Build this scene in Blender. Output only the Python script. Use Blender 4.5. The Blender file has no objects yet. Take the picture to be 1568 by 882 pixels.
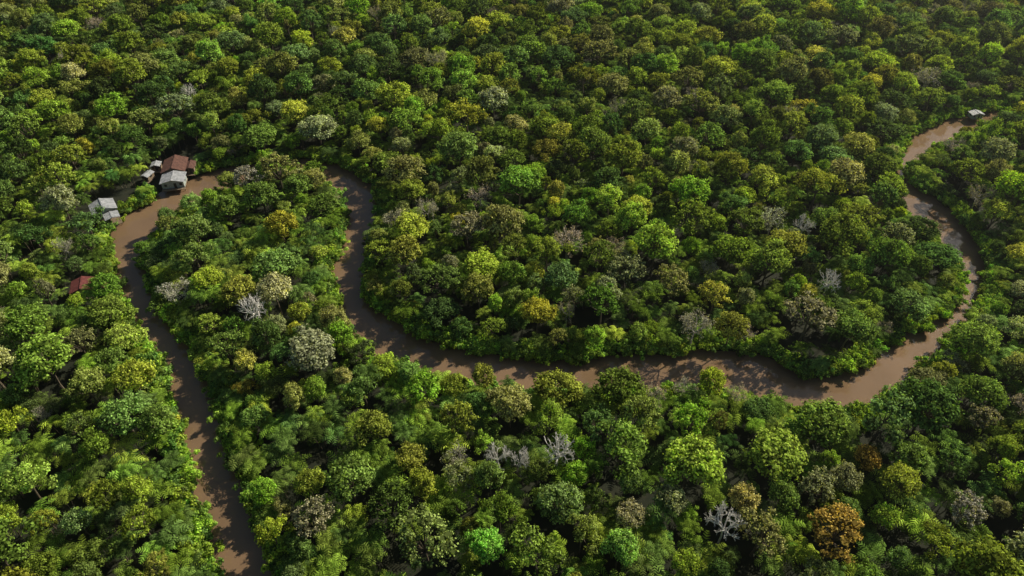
import bpy, math, random
import numpy as np
from mathutils import Vector, Matrix
rng=np.random.default_rng(7); random.seed(7)
sc=bpy.context.scene
sc.view_settings.view_transform='Standard'; sc.view_settings.look='None'; sc.view_settings.exposure=0
# ---------------- camera (survey drone) ----------------
H=125.0; TILT=math.radians(42); F=1058.0
cam=bpy.data.cameras.new('camera'); camo=bpy.data.objects.new('camera',cam); sc.collection.objects.link(camo)
cam.sensor_width=36; cam.lens=36*F/1568; cam.clip_end=8000; cam.clip_start=0.5
camo.location=(0,0,H); camo.rotation_euler=(math.pi/2-TILT,0,0); sc.camera=camo
ca,sa=math.cos(math.pi/2-TILT),math.sin(math.pi/2-TILT)
def ground(u,v,z=0.0):
    """survey sheet -> world position on the level z"""
    x=(u-784)/F; y=-(v-441)/F
    dy=y*ca+sa; dz=y*sa-ca
    t=(z-H)/dz
    return (x*t, dy*t)
# ---------------- world / sun ----------------
EL=math.radians(32); AZ=math.radians(53)
w=bpy.data.worlds.new('World'); sc.world=w; w.use_nodes=True
nt=w.node_tree; bg=nt.nodes['Background']; sky=nt.nodes.new('ShaderNodeTexSky'); sky.sky_type='NISHITA'
sky.sun_disc=False; sky.sun_elevation=EL; sky.sun_rotation=AZ
nt.links.new(sky.outputs[0],bg.inputs[0]); bg.inputs[1].default_value=0.05
S=Vector((math.sin(AZ)*math.cos(EL),math.cos(AZ)*math.cos(EL),math.sin(EL)))
sl=bpy.data.lights.new('sun','SUN'); sl.energy=5; sl.angle=math.radians(0.5); sl.color=(1,0.92,0.74)
so=bpy.data.objects.new('sun',sl); so.rotation_euler=S.to_track_quat('Z','Y').to_euler(); so.location=(200,200,300); sc.collection.objects.link(so)
# ---------------- materials ----------------
def newmat(name):
    m=bpy.data.materials.new(name); m.use_nodes=True
    n=m.node_tree; return m,n,n.nodes['Principled BSDF'],n.nodes['Material Output']
def leafmat(name,const=None,trans=0.32,gain=3.5):
    m,n,p,o=newmat(name); N=n.nodes; L=n.links; N.remove(p); p=N.new('ShaderNodeBsdfDiffuse')
    if const is None:
        a=N.new('ShaderNodeAttribute'); a.attribute_type='INSTANCER'; a.attribute_name='tint'; col=a.outputs['Color']
    else:
        a=N.new('ShaderNodeRGB'); a.outputs[0].default_value=(*const,1); col=a.outputs[0]
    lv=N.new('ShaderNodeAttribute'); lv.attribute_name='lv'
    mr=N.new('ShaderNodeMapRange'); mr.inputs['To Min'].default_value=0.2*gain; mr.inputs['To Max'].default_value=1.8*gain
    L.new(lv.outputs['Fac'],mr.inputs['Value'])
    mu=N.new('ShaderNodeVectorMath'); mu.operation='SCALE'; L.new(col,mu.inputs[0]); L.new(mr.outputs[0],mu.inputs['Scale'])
    L.new(mu.outputs[0],p.inputs['Color'])
    tr=N.new('ShaderNodeBsdfTranslucent')
    tc=N.new('ShaderNodeVectorMath'); tc.operation='MULTIPLY'; tc.inputs[1].default_value=(1.25,1.2,0.45); L.new(mu.outputs[0],tc.inputs[0]); L.new(tc.outputs[0],tr.inputs[0])
    mx=N.new('ShaderNodeMixShader'); mx.inputs[0].default_value=trans; L.new(p.outputs[0],mx.inputs[1]); L.new(tr.outputs[0],mx.inputs[2]); L.new(mx.outputs[0],o.inputs[0])
    return m
def plain(name,c,c2=None,scale=1.0,rough=0.8,bump=0.0,wave=None):
    m,n,p,o=newmat(name); N=n.nodes; L=n.links
    tc=N.new('ShaderNodeTexCoord'); no=N.new('ShaderNodeTexNoise'); no.inputs['Scale'].default_value=scale; no.inputs['Detail'].default_value=6
    L.new(tc.outputs['Object'],no.inputs[0]); cr=N.new('ShaderNodeValToRGB'); cr.color_ramp.elements[0].position=0.35; cr.color_ramp.elements[1].position=0.65
    cr.color_ramp.elements[0].color=(*c,1); cr.color_ramp.elements[1].color=(*(c2 or c),1); L.new(no.outputs[0],cr.inputs[0]); L.new(cr.outputs[0],p.inputs['Base Color'])
    p.inputs['Roughness'].default_value=rough
    src=no.outputs[0]
    if wave:
        wv=N.new('ShaderNodeTexWave'); wv.inputs['Scale'].default_value=wave; wv.bands_direction='X'; L.new(tc.outputs['Object'],wv.inputs[0]); src=wv.outputs['Fac']
    if bump or wave:
        b=N.new('ShaderNodeBump'); b.inputs['Strength'].default_value=bump or 0.5; b.inputs['Distance'].default_value=0.08; L.new(src,b.inputs['Height']); L.new(b.outputs[0],p.inputs['Normal'])
    return m
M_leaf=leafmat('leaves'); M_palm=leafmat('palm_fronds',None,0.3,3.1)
M_bark=plain('bark',(0.10,0.075,0.05),(0.17,0.14,0.10),3)
M_pale=plain('pale_bark',(0.26,0.24,0.20),(0.42,0.39,0.34),2)
M_dead=plain('bleached_wood',(0.60,0.57,0.53),(0.80,0.78,0.73),2)
# ---------------- mesh accumulator ----------------
class Acc:
    def __init__(s): s.v=[];s.f=[];s.m=[];s.l=[];s.n=0
    def add(s,v,f,m,l):
        s.v.append(np.asarray(v,float)); s.f.append(np.asarray(f)+s.n); s.n+=len(v)
        s.m.append(np.full(len(f),m)); s.l.append(np.broadcast_to(np.asarray(l,float),(len(f),)))
    def tube(s,p0,p1,r0,r1,m=1,k=5):
        p0=np.array(p0,float);p1=np.array(p1,float);d=p1-p0;ln=np.linalg.norm(d)+1e-9;d/=ln
        a=np.cross(d,[0,0,1.0]) if abs(d[2])<.95 else np.cross(d,[1.0,0,0]); a/=np.linalg.norm(a); b=np.cross(d,a)
        t=np.arange(k)*2*np.pi/k; c=np.cos(t)[:,None]*a+np.sin(t)[:,None]*b
        v=np.vstack([p0+c*r0,p1+c*r1]); f=[[i,(i+1)%k,(i+1)%k+k,i+k] for i in range(k)]
        s.add(v,f,m,0.5)
    def leaves(s,c,nrm,L,W,lv,m=0):
        n=len(c); r=rng.normal(size=(n,3)); t=np.cross(nrm,r); t/=np.linalg.norm(t,axis=1)[:,None]+1e-9; b=np.cross(nrm,t); b/=np.linalg.norm(b,axis=1)[:,None]+1e-9
        L=(L*rng.uniform(.7,1.3,n))[:,None]/2; W=(W*rng.uniform(.7,1.3,n))[:,None]/2
        v=np.stack([c+t*L,c+b*W,c-t*L,c-b*W],1).reshape(-1,3); s.add(v,np.arange(4*n).reshape(n,4),m,lv)
    def mesh(s,name,mats):
        me=bpy.data.meshes.new(name); me.from_pydata(np.vstack(s.v).tolist(),[],np.vstack(s.f).tolist())
        me.polygons.foreach_set('material_index',np.concatenate(s.m).astype(np.int32))
        a=me.attributes.new('lv','FLOAT','FACE'); a.data.foreach_set('value',np.concatenate(s.l).astype(np.float32))
        for m in mats: me.materials.append(m)
        me.update(); return me
def unit(a): return a/(np.linalg.norm(a,axis=-1,keepdims=True)+1e-9)
CUBE=np.array([(x,y,z) for x in(-1,1) for y in(-1,1) for z in(-1,1)])*.58
CF=[(0,1,3,2),(4,6,7,5),(0,4,5,1),(2,3,7,6),(0,2,6,4),(1,5,7,3)]
def lobe(A,c,r,n,L=0.42,W=0.3,flat=0.8,base=0.5):
    # added opaque core block, coloured dark to stand for shade inside the lobe
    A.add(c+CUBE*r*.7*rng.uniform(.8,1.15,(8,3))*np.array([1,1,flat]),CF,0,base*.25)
    d=rng.normal(size=(n,3)); d[:,2]=np.where(d[:,2]<-0.25*np.abs(d[:,0]),np.abs(d[:,2]),d[:,2]); d=unit(d)
    bump=1+0.18*np.sin(d[:,0]*7+c[0]*3)+0.18*np.sin(d[:,1]*8+c[1]*5)
    rad=r*bump*(rng.uniform(0.55,1.0,n)**0.5+ (rng.random(n)<.1)*.22)
    p=c+d*rad[:,None]*np.array([1,1,flat])
    nr=unit(d*0.9+np.array([0,0,.3])+rng.normal(size=(n,3))*0.5)
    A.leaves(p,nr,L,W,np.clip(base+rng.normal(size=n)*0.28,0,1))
def trunk(A,top,r,mat=1):
    x=rng.uniform(-.25,.25,2); mid=np.array([x[0],x[1],top[2]*.5]); A.tube((0,0,-.5),mid,r,r*.8,mat,7); A.tube(mid,top,r*.8,r*.6,mat,7)
def broadleaf(R=4.0,hc=7.6,va=2.6,nl=28,lr=(.22,.34),n=80,irr=.25,L=.42,W=.29,bark=1,mats=None,name='canopy_tree'):
    A=Acc(); fork=np.array([rng.uniform(-.3,.3),rng.uniform(-.3,.3),hc-va*.8]); trunk(A,fork,R*.06)
    ph=rng.uniform(0,6.28,3); ga=2.39996
    for i in range(nl):
        t=(i+.5)/nl; zz=1-t*1.3; a=i*ga+rng.normal()*.25
        rr=math.sqrt(max(0,1-zz*zz))*(1+irr*math.sin(2*a+ph[0])+irr*.6*math.sin(3*a+ph[1])); 
        q=1+rng.normal()*.1
        rl=R*rng.uniform(*lr)
        c=np.array([math.cos(a)*rr*R*.76*q,math.sin(a)*rr*R*.76*q,hc+zz*va*.8*q+rng.normal()*.25])
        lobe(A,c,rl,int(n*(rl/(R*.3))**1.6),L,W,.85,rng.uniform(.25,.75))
        if i%2==0:
            m=fork+(c-fork)*.5+np.array([0,0,-.2]); A.tube(fork,m,R*.03,R*.02); A.tube(m,c,R*.02,R*.008)
    return A.mesh(name,mats or [M_leaf,M_bark])
def bare(A,p,d,ln,r,depth,mat=1,up=.12,tips=None,spread=.75):
    q=p+d*ln; 
    A.tube(p,q,r,r*.62,mat,5 if depth>1 else 3)
    if depth==0:
        if tips is not None: tips.append(q)
        return
    for k in range(rng.integers(2,4) if depth<4 else 4):
        nd=unit(d+rng.normal(size=3)*spread*.75+np.array([0,0,up])); bare(A,q if k<2 else p+d*ln*rng.uniform(.5,.9),nd,ln*rng.uniform(.62,.88),r*.68,depth-1,mat,up,tips,spread)
def twiggy(nleaf,mat,name,hc=6.0,leafL=.3,mats=None,r0=.13):
    A=Acc(); tips=[]; f=np.array([0.2,0.1,hc]); trunk(A,f,.28,1)
    for k in range(5):
        a=k*1.257+rng.normal()*.2; d=unit(np.array([math.cos(a)*.9,math.sin(a)*.9,.75])); bare(A,f,d,1.75,r0,4,1,.1,tips)
    tips=np.array(tips)
    if nleaf:
        i=rng.integers(0,len(tips),nleaf); c=tips[i]+rng.normal(size=(nleaf,3))*.28
        A.leaves(c,unit(rng.normal(size=(nleaf,3))+np.array([0,0,.8])),leafL,leafL*.7,np.clip(rng.normal(size=nleaf)*.2+.5,0,1))
    return A.mesh(name,mats)
def palm(stems,name,mats,hr=(5,8),FL=2.3,nf=10):
    A=Acc()
    for s in range(stems):
        a0=rng.uniform(0,6.28); off=rng.uniform(.6,1.6) if stems>1 else 0
        h=rng.uniform(*hr); b=np.array([math.cos(a0)*off*.3,math.sin(a0)*off*.3,-.5]); t=np.array([math.cos(a0)*off,math.sin(a0)*off,h])
        A.tube(b,t,.11,.07,1,5)
        sb=rng.uniform(.3,.75)
        for k in range(nf):
            a=k*6.283/nf*1.0+rng.normal()*.2+ (k%2)*.2; el=rng.uniform(.1,1.1); fl=FL*rng.uniform(.8,1.2)
            hd=np.array([math.cos(a),math.sin(a),0]); sd=np.array([-math.sin(a),math.cos(a),0])
            n=6; P=[];p=t.copy();e=el
            for j in range(n+1):
                P.append(p.copy()); p=p+(hd*math.cos(e)+np.array([0,0,math.sin(e)]))*fl/n; e-=(.2+.12*rng.random())*1.15
            P=np.array(P); fb=sb+rng.normal()*.15
            A.tube(P[0],P[3],.035,.025,0,3)
            for j in range(1,n+1):
                wl=fl*.20*math.sin(math.pi*(j/(n+1))**.8)+.1
                tan=unit(P[j]-P[j-1])
                for sgn in (-1,1):
                    q=P[j]; tip=q+sd*sgn*wl+tan*wl*.6-np.array([0,0,wl*rng.uniform(.15,.5)])
                    wdt=fl*.055
                    v=[q-tan*wdt,q+tan*wdt,tip+tan*.05,tip-tan*.05]
                    A.add(v,[[0,1,2,3]],0,min(1,max(0,fb+rng.normal()*.12)))
    return A.mesh(name,mats)
def coll(name,meshes):
    c=bpy.data.collections.new(name)
    for i,me in enumerate(meshes):
        o=bpy.data.objects.new('%s_kind_%02d'%(name,i),me); c.objects.link(o)
    return c
domes=[broadleaf(nl=int(rng.integers(30,42)),irr=rng.uniform(.05,.2),va=rng.uniform(3.0,3.9),n=int(rng.integers(66,86))) for _ in range(8)]
spreads=[broadleaf(nl=int(rng.integers(13,18)),irr=.38,va=rng.uniform(2.0,2.8),lr=(.24,.37),n=90) for _ in range(4)]
fine=[broadleaf(nl=48,lr=(.15,.24),irr=.2,va=3.3,n=46,L=.34,W=.24) for _ in range(3)]
twig=[twiggy(int(k),1,'sparse_tree',mats=[M_leaf,M_pale]) for k in (800,600,1000)]
cT=coll('rainforest_tree',domes+spreads+fine+twig)   # 0-7 dome, 8-11 spread, 12-14 fine, 15-17 twiggy
PM=[M_palm,M_bark]
palms=[palm(3,'palm',PM,FL=2.5),palm(3,'palm',PM),palm(2,'palm',PM,FL=2.6),palm(3,'palm',PM,(4,8)),palm(2,'palm',PM,(4,8),2.6)]
cP=coll('acai_palm',palms)
def shrub():
    A=Acc(); 
    for k in range(7):
        c=np.array([rng.normal()*.7,rng.normal()*.7,rng.uniform(.3,1.5)]); A.tube((0,0,-.4),c,.05,.02); lobe(A,c,rng.uniform(.5,.8),55,.36,.25,.85,rng.uniform(.3,.7))
    return A.mesh('shrub',[M_leaf,M_bark])
cS=coll('riverbank_shrub',[shrub() for _ in range(4)])
# ---------------- river outline ----------------
SA=[(362,980,0),(336,880,0),(307,790,0),(287,710,0),(270,640,0),(247,580,0),(228,535,0),(200,490,0),(180,450,0),(176,405,0),(172,362,0),(195,333,0),(240,300,0),(278,284,0),(320,262,0),(370,255,0),(430,250,0),(480,245,0),(535,260,0),(578,296,0),(580,330,3),(563,380,3),(558,430,2),(570,465,1),(600,490,0),(640,512,0),(700,532,0),(760,545,0),(850,552,0),(1000,542,0),(1100,538,0),(1180,548,0),(1205,566,0),(1250,576,0),(1300,568,0),(1340,545,0),(1380,515,0),(1430,493,0),(1458,468,2),(1475,438,5),(1480,403,6),(1470,373,7),(1448,341,8),(1410,313,8),(1387,288,7),(1374,245,3),(1388,213,0),(1430,190,0),(1480,178,0),(1540,168,0),(1640,160,0)]
SB=[(460,980,7),(426,880,7),(390,800,7),(365,720,7),(342,650,7),(315,570,7),(291,520,7),(258,485,7),(232,445,7),(214,402,7),(209,375,6),(222,345,7),(245,322,7),(275,303,7),(310,290,6),(345,280,5),(390,268,2),(440,258,2),(480,259,4),(505,273,6),(522,300,4),(528,335,3),(518,372,3),(503,405,3),(508,450,3),(528,488,6),(555,515,7),(600,533,7),(660,550,7),(720,565,7),(780,575,7),(870,577,7),(960,575,7),(1050,570,7),(1120,577,7),(1180,592,7),(1240,607,7),(1290,611,7),(1340,598,8),(1388,567,9),(1430,539,9),(1465,508,8),(1499,472,5),(1515,438,3),(1515,405,1),(1494,370,0),(1470,335,0),(1436,308,0),(1408,283,1),(1398,255,4),(1415,228,7),(1448,206,7),(1505,188,5),(1560,174,1),(1640,167,1)]
def smooth(P,k=4):
    P=np.array(P); out=[]
    for i in range(len(P)-1):
        a=P[max(i-1,0)];b=P[i];c=P[i+1];d=P[min(i+2,len(P)-1)]
        for j in range(k):
            t=j/k; out.append(.5*((2*b)+(-a+c)*t+(2*a-5*b+4*c-d)*t*t+(-a+3*b-3*c+d)*t**3))
    out.append(P[-1]); return np.array(out)
A_=smooth([ground(*p) for p in SA]); B_=smooth([ground(*p) for p in SB])
poly=np.vstack([A_,B_[::-1]])
def sdist(X,Y):
    X=X.ravel();Y=Y.ravel(); d2=np.full(X.shape,1e12); ins=np.zeros(X.shape,bool)
    n=len(poly)
    for i in range(n):
        x0,y0=poly[i];x1,y1=poly[(i+1)%n]; dx,dy=x1-x0,y1-y0; l2=dx*dx+dy*dy
        if l2<1e-9: continue
        t=np.clip(((X-x0)*dx+(Y-y0)*dy)/l2,0,1); d2=np.minimum(d2,(X-x0-t*dx)**2+(Y-y0-t*dy)**2)
        if y0!=y1:
            c=((Y<y0)!=(Y<y1)); xi=x0+(Y-y0)/(dy)*dx; ins^=c&(X<xi)
    d=np.sqrt(d2); return np.where(ins,-d,d)
GX0,GY0,GS=-360,0,1.5; gx=np.arange(GX0,361,GS); gy=np.arange(GY0,480,GS)
XX,YY=np.meshgrid(gx,gy); DD=sdist(XX,YY).reshape(XX.shape)
DD=DD-.1+1.0*np.sin(XX*.45+1.3*np.sin(YY*.3))*np.cos(YY*.4+np.sin(XX*.21))   # uneven banks
def dist(x,y):
    i=int(round((y-GY0)/GS)); j=int(round((x-GX0)/GS))
    if 0<=i<DD.shape[0] and 0<=j<DD.shape[1]: return DD[i,j]
    return 50
# ---------------- ground & water ----------------
xs=np.concatenate([[-4000,-2500,-1500,-900,-600,-450],gx[::1],[450,600,900,1500,2500,4000]]); ys=np.concatenate([[-3000,-1500,-700,-300,-100,-30],gy,[520,600,800,1200,2000,3500,6000]])
X,Y=np.meshgrid(xs,ys); D=np.full(X.shape,60.0); D[6:6+len(gy),6:6+len(gx)]=DD
Z=np.clip(D*.35,-1.5,.75)+.25*np.sin(X*.05)*np.cos(Y*.043)*np.clip(D/10,0,1)
nx,ny=len(xs),len(ys); idx=np.arange(nx*ny).reshape(ny,nx)
Z=np.where((D>1.0)&(Z<.2),.2,Z)
f=np.stack([idx[:-1,:-1],idx[:-1,1:],idx[1:,1:],idx[1:,:-1]],-1).reshape(-1,4)
me=bpy.data.meshes.new('ground'); me.from_pydata(np.stack([X,Y,Z],-1).reshape(-1,3).tolist(),[],f.tolist())
for p in me.polygons: p.use_smooth=True
me.materials.append(plain('forest_floor',(0.012,0.018,0.007),(0.026,0.028,0.012),.35,.95,.5))
go=bpy.data.objects.new('ground',me); sc.collection.objects.link(go)
wm,n,p,o=newmat('river_water'); N=n.nodes;L=n.links
tc=N.new('ShaderNodeTexCoord'); no=N.new('ShaderNodeTexNoise'); no.inputs['Scale'].default_value=.06; no.inputs['Detail'].default_value=5; L.new(tc.outputs['Object'],no.inputs[0])
cr=N.new('ShaderNodeValToRGB'); cr.color_ramp.elements[0].position=.3; cr.color_ramp.elements[1].position=.7; cr.color_ramp.elements[0].color=(.225,.145,.083,1); cr.color_ramp.elements[1].color=(.31,.20,.118,1)
L.new(no.outputs[0],cr.inputs[0]); L.new(cr.outputs[0],p.inputs['Base Color']); p.inputs['Roughness'].default_value=.04; p.inputs['IOR'].default_value=1.5
n2=N.new('ShaderNodeTexNoise'); n2.inputs['Scale'].default_value=.9; n2.inputs['Detail'].default_value=3; L.new(tc.outputs['Object'],n2.inputs[0])
b=N.new('ShaderNodeBump'); b.inputs['Strength'].default_value=.12; b.inputs['Distance'].default_value=.08; L.new(n2.outputs[0],b.inputs['Height']); L.new(b.outputs[0],p.inputs['Normal'])
me=bpy.data.meshes.new('river')
x0,x1,y0,y1=-355,355,2,478
me.from_pydata([(x0,y0,0),(x1,y0,0),(x1,y1,0),(x0,y1,0)],[],[(0,1,2,3)]); me.materials.append(wm)
ro=bpy.data.objects.new('river',me); sc.collection.objects.link(ro)
# humid morning air
me=bpy.data.meshes.new('humid_air'); a=1500;z0=-3;z1=170
vv=[(x,y,z) for x in(-a,a) for y in(-400,2200) for z in(z0,z1)]; me.from_pydata(vv,[],CF)
hm,n,p,o=newmat('humid_air'); n.nodes.remove(p); vs=n.nodes.new('ShaderNodeVolumeScatter'); vs.inputs['Density'].default_value=.00018; vs.inputs['Anisotropy'].default_value=.8; vs.inputs['Color'].default_value=(.92,.95,1,1); n.links.new(vs.outputs[0],o.inputs['Volume']); me.materials.append(hm)
ho=bpy.data.objects.new('humid_air',me); sc.collection.objects.link(ho)
# ---------------- houses ----------------
M_rust=plain('rusty_roof',(0.12,0.05,0.038),(0.22,0.10,0.07),.9,.7,.6,3.0)
M_zinc=plain('zinc_roof',(0.33,0.35,0.38),(0.6,0.61,0.65),.7,.5,.6,3.0)
M_red=plain('red_roof',(0.15,0.03,0.03),(0.24,0.06,0.05),.9,.7,.6,3.0)
M_wood=plain('plank_wall',(0.20,0.14,0.09),(0.33,0.25,0.17),2,.85,.5,2.0)
M_teal=plain('painted_wall',(0.30,0.36,0.36),(0.45,0.5,0.48),2,.7,.3,2.0)
M_dark=plain('dark_opening',(0.015,0.013,0.012),(0.03,0.026,0.02),2,.6)
def box(name,par,c,s,mat,rot=(0,0,0)):
    v=[(x*s[0]/2,y*s[1]/2,z*s[2]/2) for x in(-1,1) for y in(-1,1) for z in(-1,1)]
    f=[(0,1,3,2),(4,6,7,5),(0,4,5,1),(2,3,7,6),(0,2,6,4),(1,5,7,3)]
    me=bpy.data.meshes.new(name); me.from_pydata(v,[],f); me.materials.append(mat)
    o=bpy.data.objects.new(name,me); sc.collection.objects.link(o); o.parent=par; o.location=c; o.rotation_euler=rot; return o
clear=[]
def house(name,u,v,yaw,parts,cr=7,sc_=.88):
    e=bpy.data.objects.new(name,None); sc.collection.objects.link(e); x,y=ground(u,v,3.5); e.location=(x,y,.3); e.rotation_euler=(0,0,math.radians(yaw)); e.scale=(sc_,)*3
    clear.append((x,y,cr))
    for i,(px,py,w,d,h,pitch,roof,wall,ov) in enumerate(parts):
        fl=1.2
        for a in(-1,0,1):
            for b in(-1,0,1): box('stilt',e,(px+a*(w/2-.2),py+b*(d/2-.2),fl/2-.5),(.2,.2,fl+1),M_wood)
        box('floor_deck',e,(px,py-.6,fl+.01*i),(w+.4,d+1.4,.15),M_wood)
        if wall:
            box('walls',e,(px,py,fl+.08+h/2),(w-.1,d-.1,h),wall)
            box('door',e,(px+w*.1,py-d/2+.03,fl+1.1),(.9,.1,2.0),M_dark)
            for q in(-.32,.36): box('window',e,(px+w*q,py-d/2+.02,fl+1.5),(.9,.12,.9),M_dark)
            for sx in(-1,1): box('window',e,(px+sx*(w/2-.04),py,fl+1.5),(.12,1.0,.9),M_dark)
        else:
            for a in(-1,1):
                for b in(-1,1): box('post',e,(px+a*(w/2-.2),py+b*(d/2-.2),fl+h/2),(.14,.14,h),M_wood)
        hw=w/2+ov; ang=math.radians(pitch); ln=hw/math.cos(ang); rz=fl+h+.1+math.tan(ang)*w/2
        for sx in(-1,1):
            box('roof_slope',e,(px+sx*hw/2,py,rz-math.tan(ang)*hw/2),(ln-.02,d+2*ov,.07),roof,(0,sx*ang,0))
        box('ridge_cap',e,(px,py,rz+.06),(.35,d+2*ov+.05,.06),roof)
        if wall:
            me=bpy.data.meshes.new('gable'); zz=math.tan(ang)*(w/2-.1)
            vs=[];
            for yy in(-d/2+.06,d/2-.06): vs+=[(-w/2+.06,yy,0),(w/2-.06,yy,0),(0,yy,zz)]
            me.from_pydata(vs,[],[(0,1,2),(5,4,3)]); me.materials.append(wall); g=bpy.data.objects.new('gable',me); sc.collection.objects.link(g); g.parent=e; g.location=(px,py,fl+h+.06)
    return e
h1=house('stilt_house',265,264,12,[(0,4.5,7.5,8.5,2.8,22,M_rust,M_wood,.6),(.6,-4.2,7.6,5.8,2.6,14,M_zinc,M_teal,.5)],9.5)
house('wooden_shed',238,250,8,[(0,0,3,3,2,18,M_zinc,M_wood,.3)],3)
house('wooden_shed',225,265,-15,[(0,0,2.6,3.6,2,18,M_zinc,M_wood,.3)],3)
house('wooden_shed',291,252,10,[(0,0,3,5,2.2,18,M_rust,M_wood,.3)],3.5)
clear.append((*ground(285,245),5)); clear.append((*ground(180,310),6)); clear.append((*ground(150,450),4.5))
house('riverside_house',158,318,35,[(0,0,6.4,5.6,2.6,20,M_zinc,M_teal,.5),(1.2,-5.6,3.8,3.4,1.9,10,M_zinc,None,.3)],6.5,.95)
house('red_roof_house',126,437,20,[(0,0,5.5,5,2.4,20,M_red,M_wood,.5)],5,.9)
house('red_roof_shed',158,431,-5,[(0,0,2.4,4,2.0,18,M_red,M_wood,.3)],3.5,.9)
house('distant_house',1497,170,5,[(0,0,6.5,4,2.4,16,M_zinc,M_teal,.4)],5.5,.66)
house('distant_red_house',1482,133,5,[(0,0,6,5,2.4,18,M_red,M_wood,.4)],3,.6)
# ---------------- landmark trees ----------------
occ={}
def put(x,y,r): occ.setdefault((int(x//6),int(y//6)),[]).append((x,y,r))
def near(x,y,r,k):
    i,j=int(x//6),int(y//6)
    for a in(-2,-1,0,1,2):
        for b in(-2,-1,0,1,2):
            for (X,Y,R) in occ.get((i+a,j+b),()):
                if (x-X)**2+(y-Y)**2<(k*(r+R))**2: return True
    return False
C=dict(yg=(.145,.175,.020),br=(.10,.17,.020),gr=(.08,.12,.026),ol=(.125,.128,.044),pa=(.13,.146,.068),tan=(.148,.142,.085),gy=(.15,.145,.12),pk=(.19,.16,.14),org=(.165,.118,.028),ye=(.16,.155,.022),oy=(.132,.14,.028))
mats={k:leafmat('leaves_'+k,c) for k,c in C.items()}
dead=[twiggy(0,1,'dead_tree',mats=[M_leaf,M_dead],r0=.22) for _ in range(3)]
kinds=dict(dome=domes,spread=spreads,fine=fine,twig=twig,dead=dead)
LM=[(388,472,52,'dead','gy','dead_tree'),(762,697,44,'dead','gy','dead_tree'),(797,702,38,'dead','gy','dead_tree'),(856,690,56,'dead','gy','dead_tree'),(1112,800,62,'dead','gy','dead_tree'),(290,140,26,'dead','gy','dead_tree'),(1270,430,40,'dead','gy','dead_tree'),(1232,345,34,'dead','gy','dead_tree'),
(1281,812,98,'fine','org','orange_leaved_tree'),(1328,702,42,'dome','org','orange_leaved_tree'),(628,702,50,'dome','oy','rainforest_tree'),
(535,733,78,'dome','gr','rainforest_tree'),(780,618,66,'dome','ol','rainforest_tree'),(648,596,56,'dome','br','rainforest_tree'),(880,728,44,'dome','br','rainforest_tree'),(415,812,48,'spread','yg','rainforest_tree'),(405,752,40,'dome','br','rainforest_tree'),(240,645,56,'dome','gr','rainforest_tree'),(365,445,56,'dome','oy','rainforest_tree'),(430,345,52,'dome','ye','rainforest_tree'),(823,478,50,'dome','ye','rainforest_tree'),(130,225,26,'dome','ye','rainforest_tree'),(427,258,66,'fine','ol','rainforest_tree'),(378,272,50,'fine','gy','grey_leaved_tree'),(1065,500,58,'twig','gy','grey_leaved_tree'),(1004,604,38,'twig','pk','pink_leaved_tree'),(1128,604,34,'twig','pk','pink_leaved_tree'),(868,368,56,'twig','pk','grey_leaved_tree'),(735,300,44,'twig','pk','pink_leaved_tree'),(770,340,64,'dome','ol','rainforest_tree'),(715,345,56,'fine','tan','rainforest_tree'),(1240,480,76,'fine','tan','rainforest_tree'),(1480,782,60,'fine','gy','grey_leaved_tree'),(145,38,32,'twig','pk','pink_leaved_tree'),(98,378,34,'twig','gy','grey_leaved_tree'),(940,378,34,'twig','pk','pink_leaved_tree'),(1085,412,34,'twig','gy','grey_leaved_tree'),(880,455,40,'fine','pa','rainforest_tree'),(1140,85,42,'dome','br','rainforest_tree'),(918,78,56,'fine','ol','rainforest_tree'),(1528,232,50,'dome','pa','rainforest_tree'),(1528,262,40,'dome','ol','rainforest_tree'),(1205,375,60,'dome','oy','rainforest_tree'),(740,576,38,'dome','oy','rainforest_tree'),(700,725,50,'spread','pa','rainforest_tree'),(1120,500,50,'dome','oy','rainforest_tree'),(510,490,46,'dome','ol','rainforest_tree'),(520,512,40,'dome','br','rainforest_tree'),(480,790,66,'fine','tan','rainforest_tree'),(1165,815,80,'fine','ol','rainforest_tree'),(965,790,50,'dome','tan','rainforest_tree'),(1025,765,55,'dome','pa','rainforest_tree'),(15,645,48,'spread','yg','rainforest_tree'),(170,555,46,'dome','gr','rainforest_tree'),(345,530,60,'fine','gr','rainforest_tree'),(1505,640,46,'fine','tan','rainforest_tree'),(1060,640,60,'spread','br','rainforest_tree'),(1390,700,60,'dome','gr','rainforest_tree'),(240,870,50,'fine','oy','rainforest_tree'),(620,385,56,'dome','oy','rainforest_tree'),(1305,500,60,'dome','gr','rainforest_tree'),(170,165,50,'dome','br','rainforest_tree'),(1030,430,60,'fine','ol','rainforest_tree'),(960,412,60,'fine','pa','rainforest_tree'),(1060,295,60,'dome','br','rainforest_tree'),(1200,760,50,'dome','gr','rainforest_tree'),(1265,335,44,'dome','gr','rainforest_tree'),(455,285,44,'dome','gr','rainforest_tree'),(480,275,36,'dome','ol','rainforest_tree'),(400,300,50,'dome','gr','rainforest_tree'),(345,318,44,'dome','gr','rainforest_tree'),(1090,585,44,'dome','yg','rainforest_tree'),(655,320,40,'twig','gy','grey_leaved_tree'),(1290,55,50,'fine','pa','rainforest_tree'),(1375,360,50,'fine','pa','rainforest_tree'),(1420,120,46,'twig','gy','grey_leaved_tree'),(700,700,48,'twig','gy','grey_leaved_tree'),(620,262,60,'dome','ol','rainforest_tree')]
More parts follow.
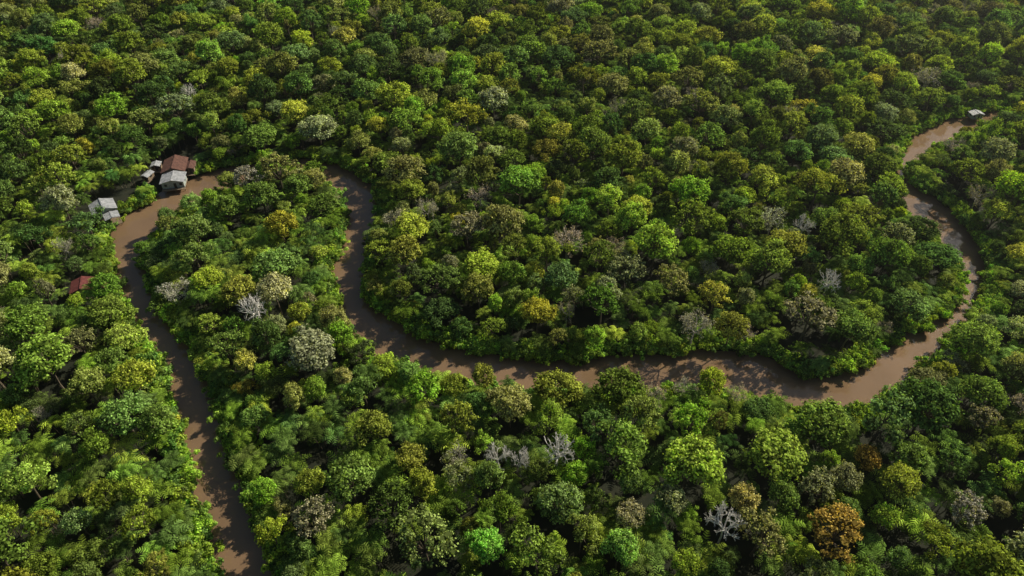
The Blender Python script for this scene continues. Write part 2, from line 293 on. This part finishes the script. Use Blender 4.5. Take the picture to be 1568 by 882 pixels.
for k,(u,v,wp,kind,col,nm) in enumerate(LM):
    hk=1.3 if kind=='dead' else 1.08
    z=8.0; s=1
    for _ in range(3):
        x,y=ground(u,v,z); dep=y*math.cos(TILT)+(H-z)*math.sin(TILT); s=wp*dep/F/(8.3 if kind not in('dead','twig') else 9.0); z=8.0*s**.5*hk
    me=kinds[kind][k%len(kinds[kind])]
    o=bpy.data.objects.new(nm,me); sc.collection.objects.link(o); zs=s**.5*hk
    o.location=(x,y,.2); o.scale=(s,s,zs); o.rotation_euler=(0,0,random.uniform(0,6.28))
    if kind!='dead': o.material_slots[0].link='OBJECT'; o.material_slots[0].material=mats[col]
    if kind not in ('dead',): put(x,y,s*4)
    else: put(x,y,s*3.8)
# ---------------- forest ----------------
def lownoise(x,y,s,ph=0): 
    x=x/s+ph;y=y/s-ph*.7
    return (math.sin(x*1.3+1.7*math.sin(y*.9))+math.sin(y*1.7+1.3*math.sin(x*1.1+2)))*.25+.5
def inview(x,y): return 22<y<430 and abs(x)<.74*(.743*y+84)+32
def cleared(x,y,r=0): return any((x-a)**2+(y-b)**2<(c+r*.6)**2 for a,b,c in clear)
palmz=[(ground(u,v,5),r) for u,v,r in [(400,385,24),(440,690,18),(40,350,18),(150,720,16),(60,700,12),(560,850,12),(350,360,18),(330,620,8),(620,660,12),(1000,840,10),(180,290,16),(850,160,18),(1440,250,16),(560,620,12),(60,480,14)]]
def palmzone(x,y):
    v=0
    for (a,b),r in palmz:
        q=((x-a)**2+(y-b)**2)/(r*r)
        if q<1: v=max(v,1-q*.6)
    return v
greens=[(.080,.124,.022),(.098,.14,.021),(.066,.104,.026),(.115,.149,.021),(.132,.155,.024),(.07,.105,.034),(.112,.13,.033),(.122,.13,.048),(.122,.137,.068),(.044,.076,.019)]
wts=np.array([3,3,2.5,2.8,2.6,1.4,2.3,1.7,1.4,2.2]); wts/=wts.sum()
T=[];
def tint(c,j=.06,g=1.0):
    k=math.exp(rng.normal()*.24)*g; return tuple(float(min(.2,max(.008,v*k*(1+rng.normal()*j)))) for v in c)
low_bank=[(*ground(1500,420),16),(*ground(1480,470),14)]
for tries,(ra,rb),k in ((6000,(4.5,6.3),.86),(14000,(3.2,4.5),.87),(32000,(1.9,3.2),.88)):
    for _ in range(tries):
        y=22+408*math.sqrt(random.random()) if random.random()<.75 else random.uniform(22,430); x=random.uniform(-320,320)
        if not inview(x,y): continue
        r=random.uniform(ra,rb); d=dist(x,y)
        if d<r*(.62+.25*lownoise(x,y,9,1)): continue
        pz=palmzone(x,y)
        if random.random()<pz*.93: continue
        if r>3.2 and random.random()>.3+.6*lownoise(x,y,28,3): continue
        if cleared(x,y,r) or near(x,y,r,k): continue
        put(x,y,r); s=r/4.1; q=random.random()
        c=greens[rng.choice(len(greens),p=wts)]
        if q<.56: i=random.randrange(0,8)
        elif q<.73: i=random.randrange(8,12)
        elif q<.962 or r>4.8: i=random.randrange(12,15); 
        else: i=random.randrange(15,18); c=random.choice([(.14,.135,.105),(.14,.14,.11),(.12,.13,.075),(.15,.138,.115)])
        if random.random()<.04: c=random.choice([(.14,.175,.016),(.145,.155,.022),(.10,.17,.018),(.14,.165,.028)])
        zs=s**.5*random.uniform(.9,1.32)
        if d<9: zs*=.74
        if any((x-a)**2+(y-b)**2<c_*c_ for a,b,c_ in low_bank): zs*=.8
        T.append((x,y,.2,i,random.uniform(0,6.28),s,zs,tint(c)))
P=[]
pocc={}
def pnear(x,y,r):
    i,j=int(x//3),int(y//3)
    for a in(-1,0,1):
        for b in(-1,0,1):
            for(X,Y) in pocc.get((i+a,j+b),()):
                if(x-X)**2+(y-Y)**2<r*r:return True
    return False
def undercrown(x,y,k):
    i,j=int(x//6),int(y//6)
    for a in(-1,0,1):
        for b in(-1,0,1):
            for (X,Y,R) in occ.get((i+a,j+b),()):
                if (x-X)**2+(y-Y)**2<(k*R)**2: return True
    return False
pg=[(.072,.114,.018),(.09,.134,.018),(.058,.093,.02),(.10,.142,.018),(.042,.072,.017)]
for _ in range(70000):
    y=22+408*math.sqrt(random.random()) if random.random()<.75 else random.uniform(22,430); x=random.uniform(-320,320)
    if not inview(x,y): continue
    d=dist(x,y)
    if d<1.8 or cleared(x,y,1.0) or undercrown(x,y,.8) or pnear(x,y,2.15): continue
    pocc.setdefault((int(x//3),int(y//3)),[]).append((x,y))
    pz=palmzone(x,y)>.1
    s=random.uniform(.8,1.2); zs=s*(random.uniform(.6,1.0) if pz else random.uniform(.5,.85))*(.8 if d<6 else 1)
    P.append((x,y,.2,random.randrange(5),random.uniform(0,6.28),s,zs,tint(random.choice(pg),.06,1.0 if pz else .85)))  # outside palm zones the tint is darkened, painting shade into gaps between crowns
Sh=[]
cand=np.argwhere((DD>0)&(DD<2.8))
for _ in range(6500):
    i,j=cand[random.randrange(len(cand))]; x=GX0+j*GS+random.uniform(-.75,.75); y=GY0+i*GS+random.uniform(-.75,.75)
    if not inview(x,y) or cleared(x,y,-1.5): continue
    s=random.uniform(.6,1.3); Sh.append((x,y,.1,random.randrange(4),random.uniform(0,6.28),s,s*random.uniform(.8,1.4),tint(random.choice(pg))))
def scatter(name,pts,col):
    me=bpy.data.meshes.new(name); me.from_pydata([(p[0],p[1],p[2]) for p in pts],[],[])
    a=me.attributes.new('idx','INT','POINT'); a.data.foreach_set('value',[p[3] for p in pts])
    a=me.attributes.new('rot','FLOAT_VECTOR','POINT'); a.data.foreach_set('vector',[v for p in pts for v in (random.uniform(-.06,.06),random.uniform(-.06,.06),p[4])])
    a=me.attributes.new('scl','FLOAT_VECTOR','POINT'); a.data.foreach_set('vector',[v for p in pts for v in (p[5],p[5],p[6])])
    a=me.attributes.new('tint','FLOAT_COLOR','POINT'); a.data.foreach_set('color',[v for p in pts for v in (*p[7],1)])
    o=bpy.data.objects.new(name,me); sc.collection.objects.link(o)
    ng=bpy.data.node_groups.new(name+'_scatter','GeometryNodeTree'); ng.interface.new_socket('Geometry',in_out='INPUT',socket_type='NodeSocketGeometry'); ng.interface.new_socket('Geometry',in_out='OUTPUT',socket_type='NodeSocketGeometry')
    N=ng.nodes;L=ng.links; gi=N.new('NodeGroupInput'); go_=N.new('NodeGroupOutput'); ip=N.new('GeometryNodeInstanceOnPoints'); ci=N.new('GeometryNodeCollectionInfo')
    ci.inputs['Collection'].default_value=col; ci.inputs['Separate Children'].default_value=True; ci.inputs['Reset Children'].default_value=True
    ip.inputs['Pick Instance'].default_value=True
    def na(nm,t): q=N.new('GeometryNodeInputNamedAttribute'); q.data_type=t; q.inputs['Name'].default_value=nm; return [s for s in q.outputs if s.enabled and s.name=='Attribute'][0]
    L.new(gi.outputs[0],ip.inputs['Points']); L.new(ci.outputs[0],ip.inputs['Instance']); L.new(na('idx','INT'),ip.inputs['Instance Index']); L.new(na('rot','FLOAT_VECTOR'),ip.inputs['Rotation']); L.new(na('scl','FLOAT_VECTOR'),ip.inputs['Scale']); L.new(ip.outputs[0],go_.inputs[0])
    mo=o.modifiers.new('scatter','NODES'); mo.node_group=ng
    return o
scatter('rainforest_canopy',T,cT); scatter('acai_palm_understory',P,cP); scatter('riverbank_shrubs',Sh,cS)
print('COUNTS',len(T),len(P),len(Sh))
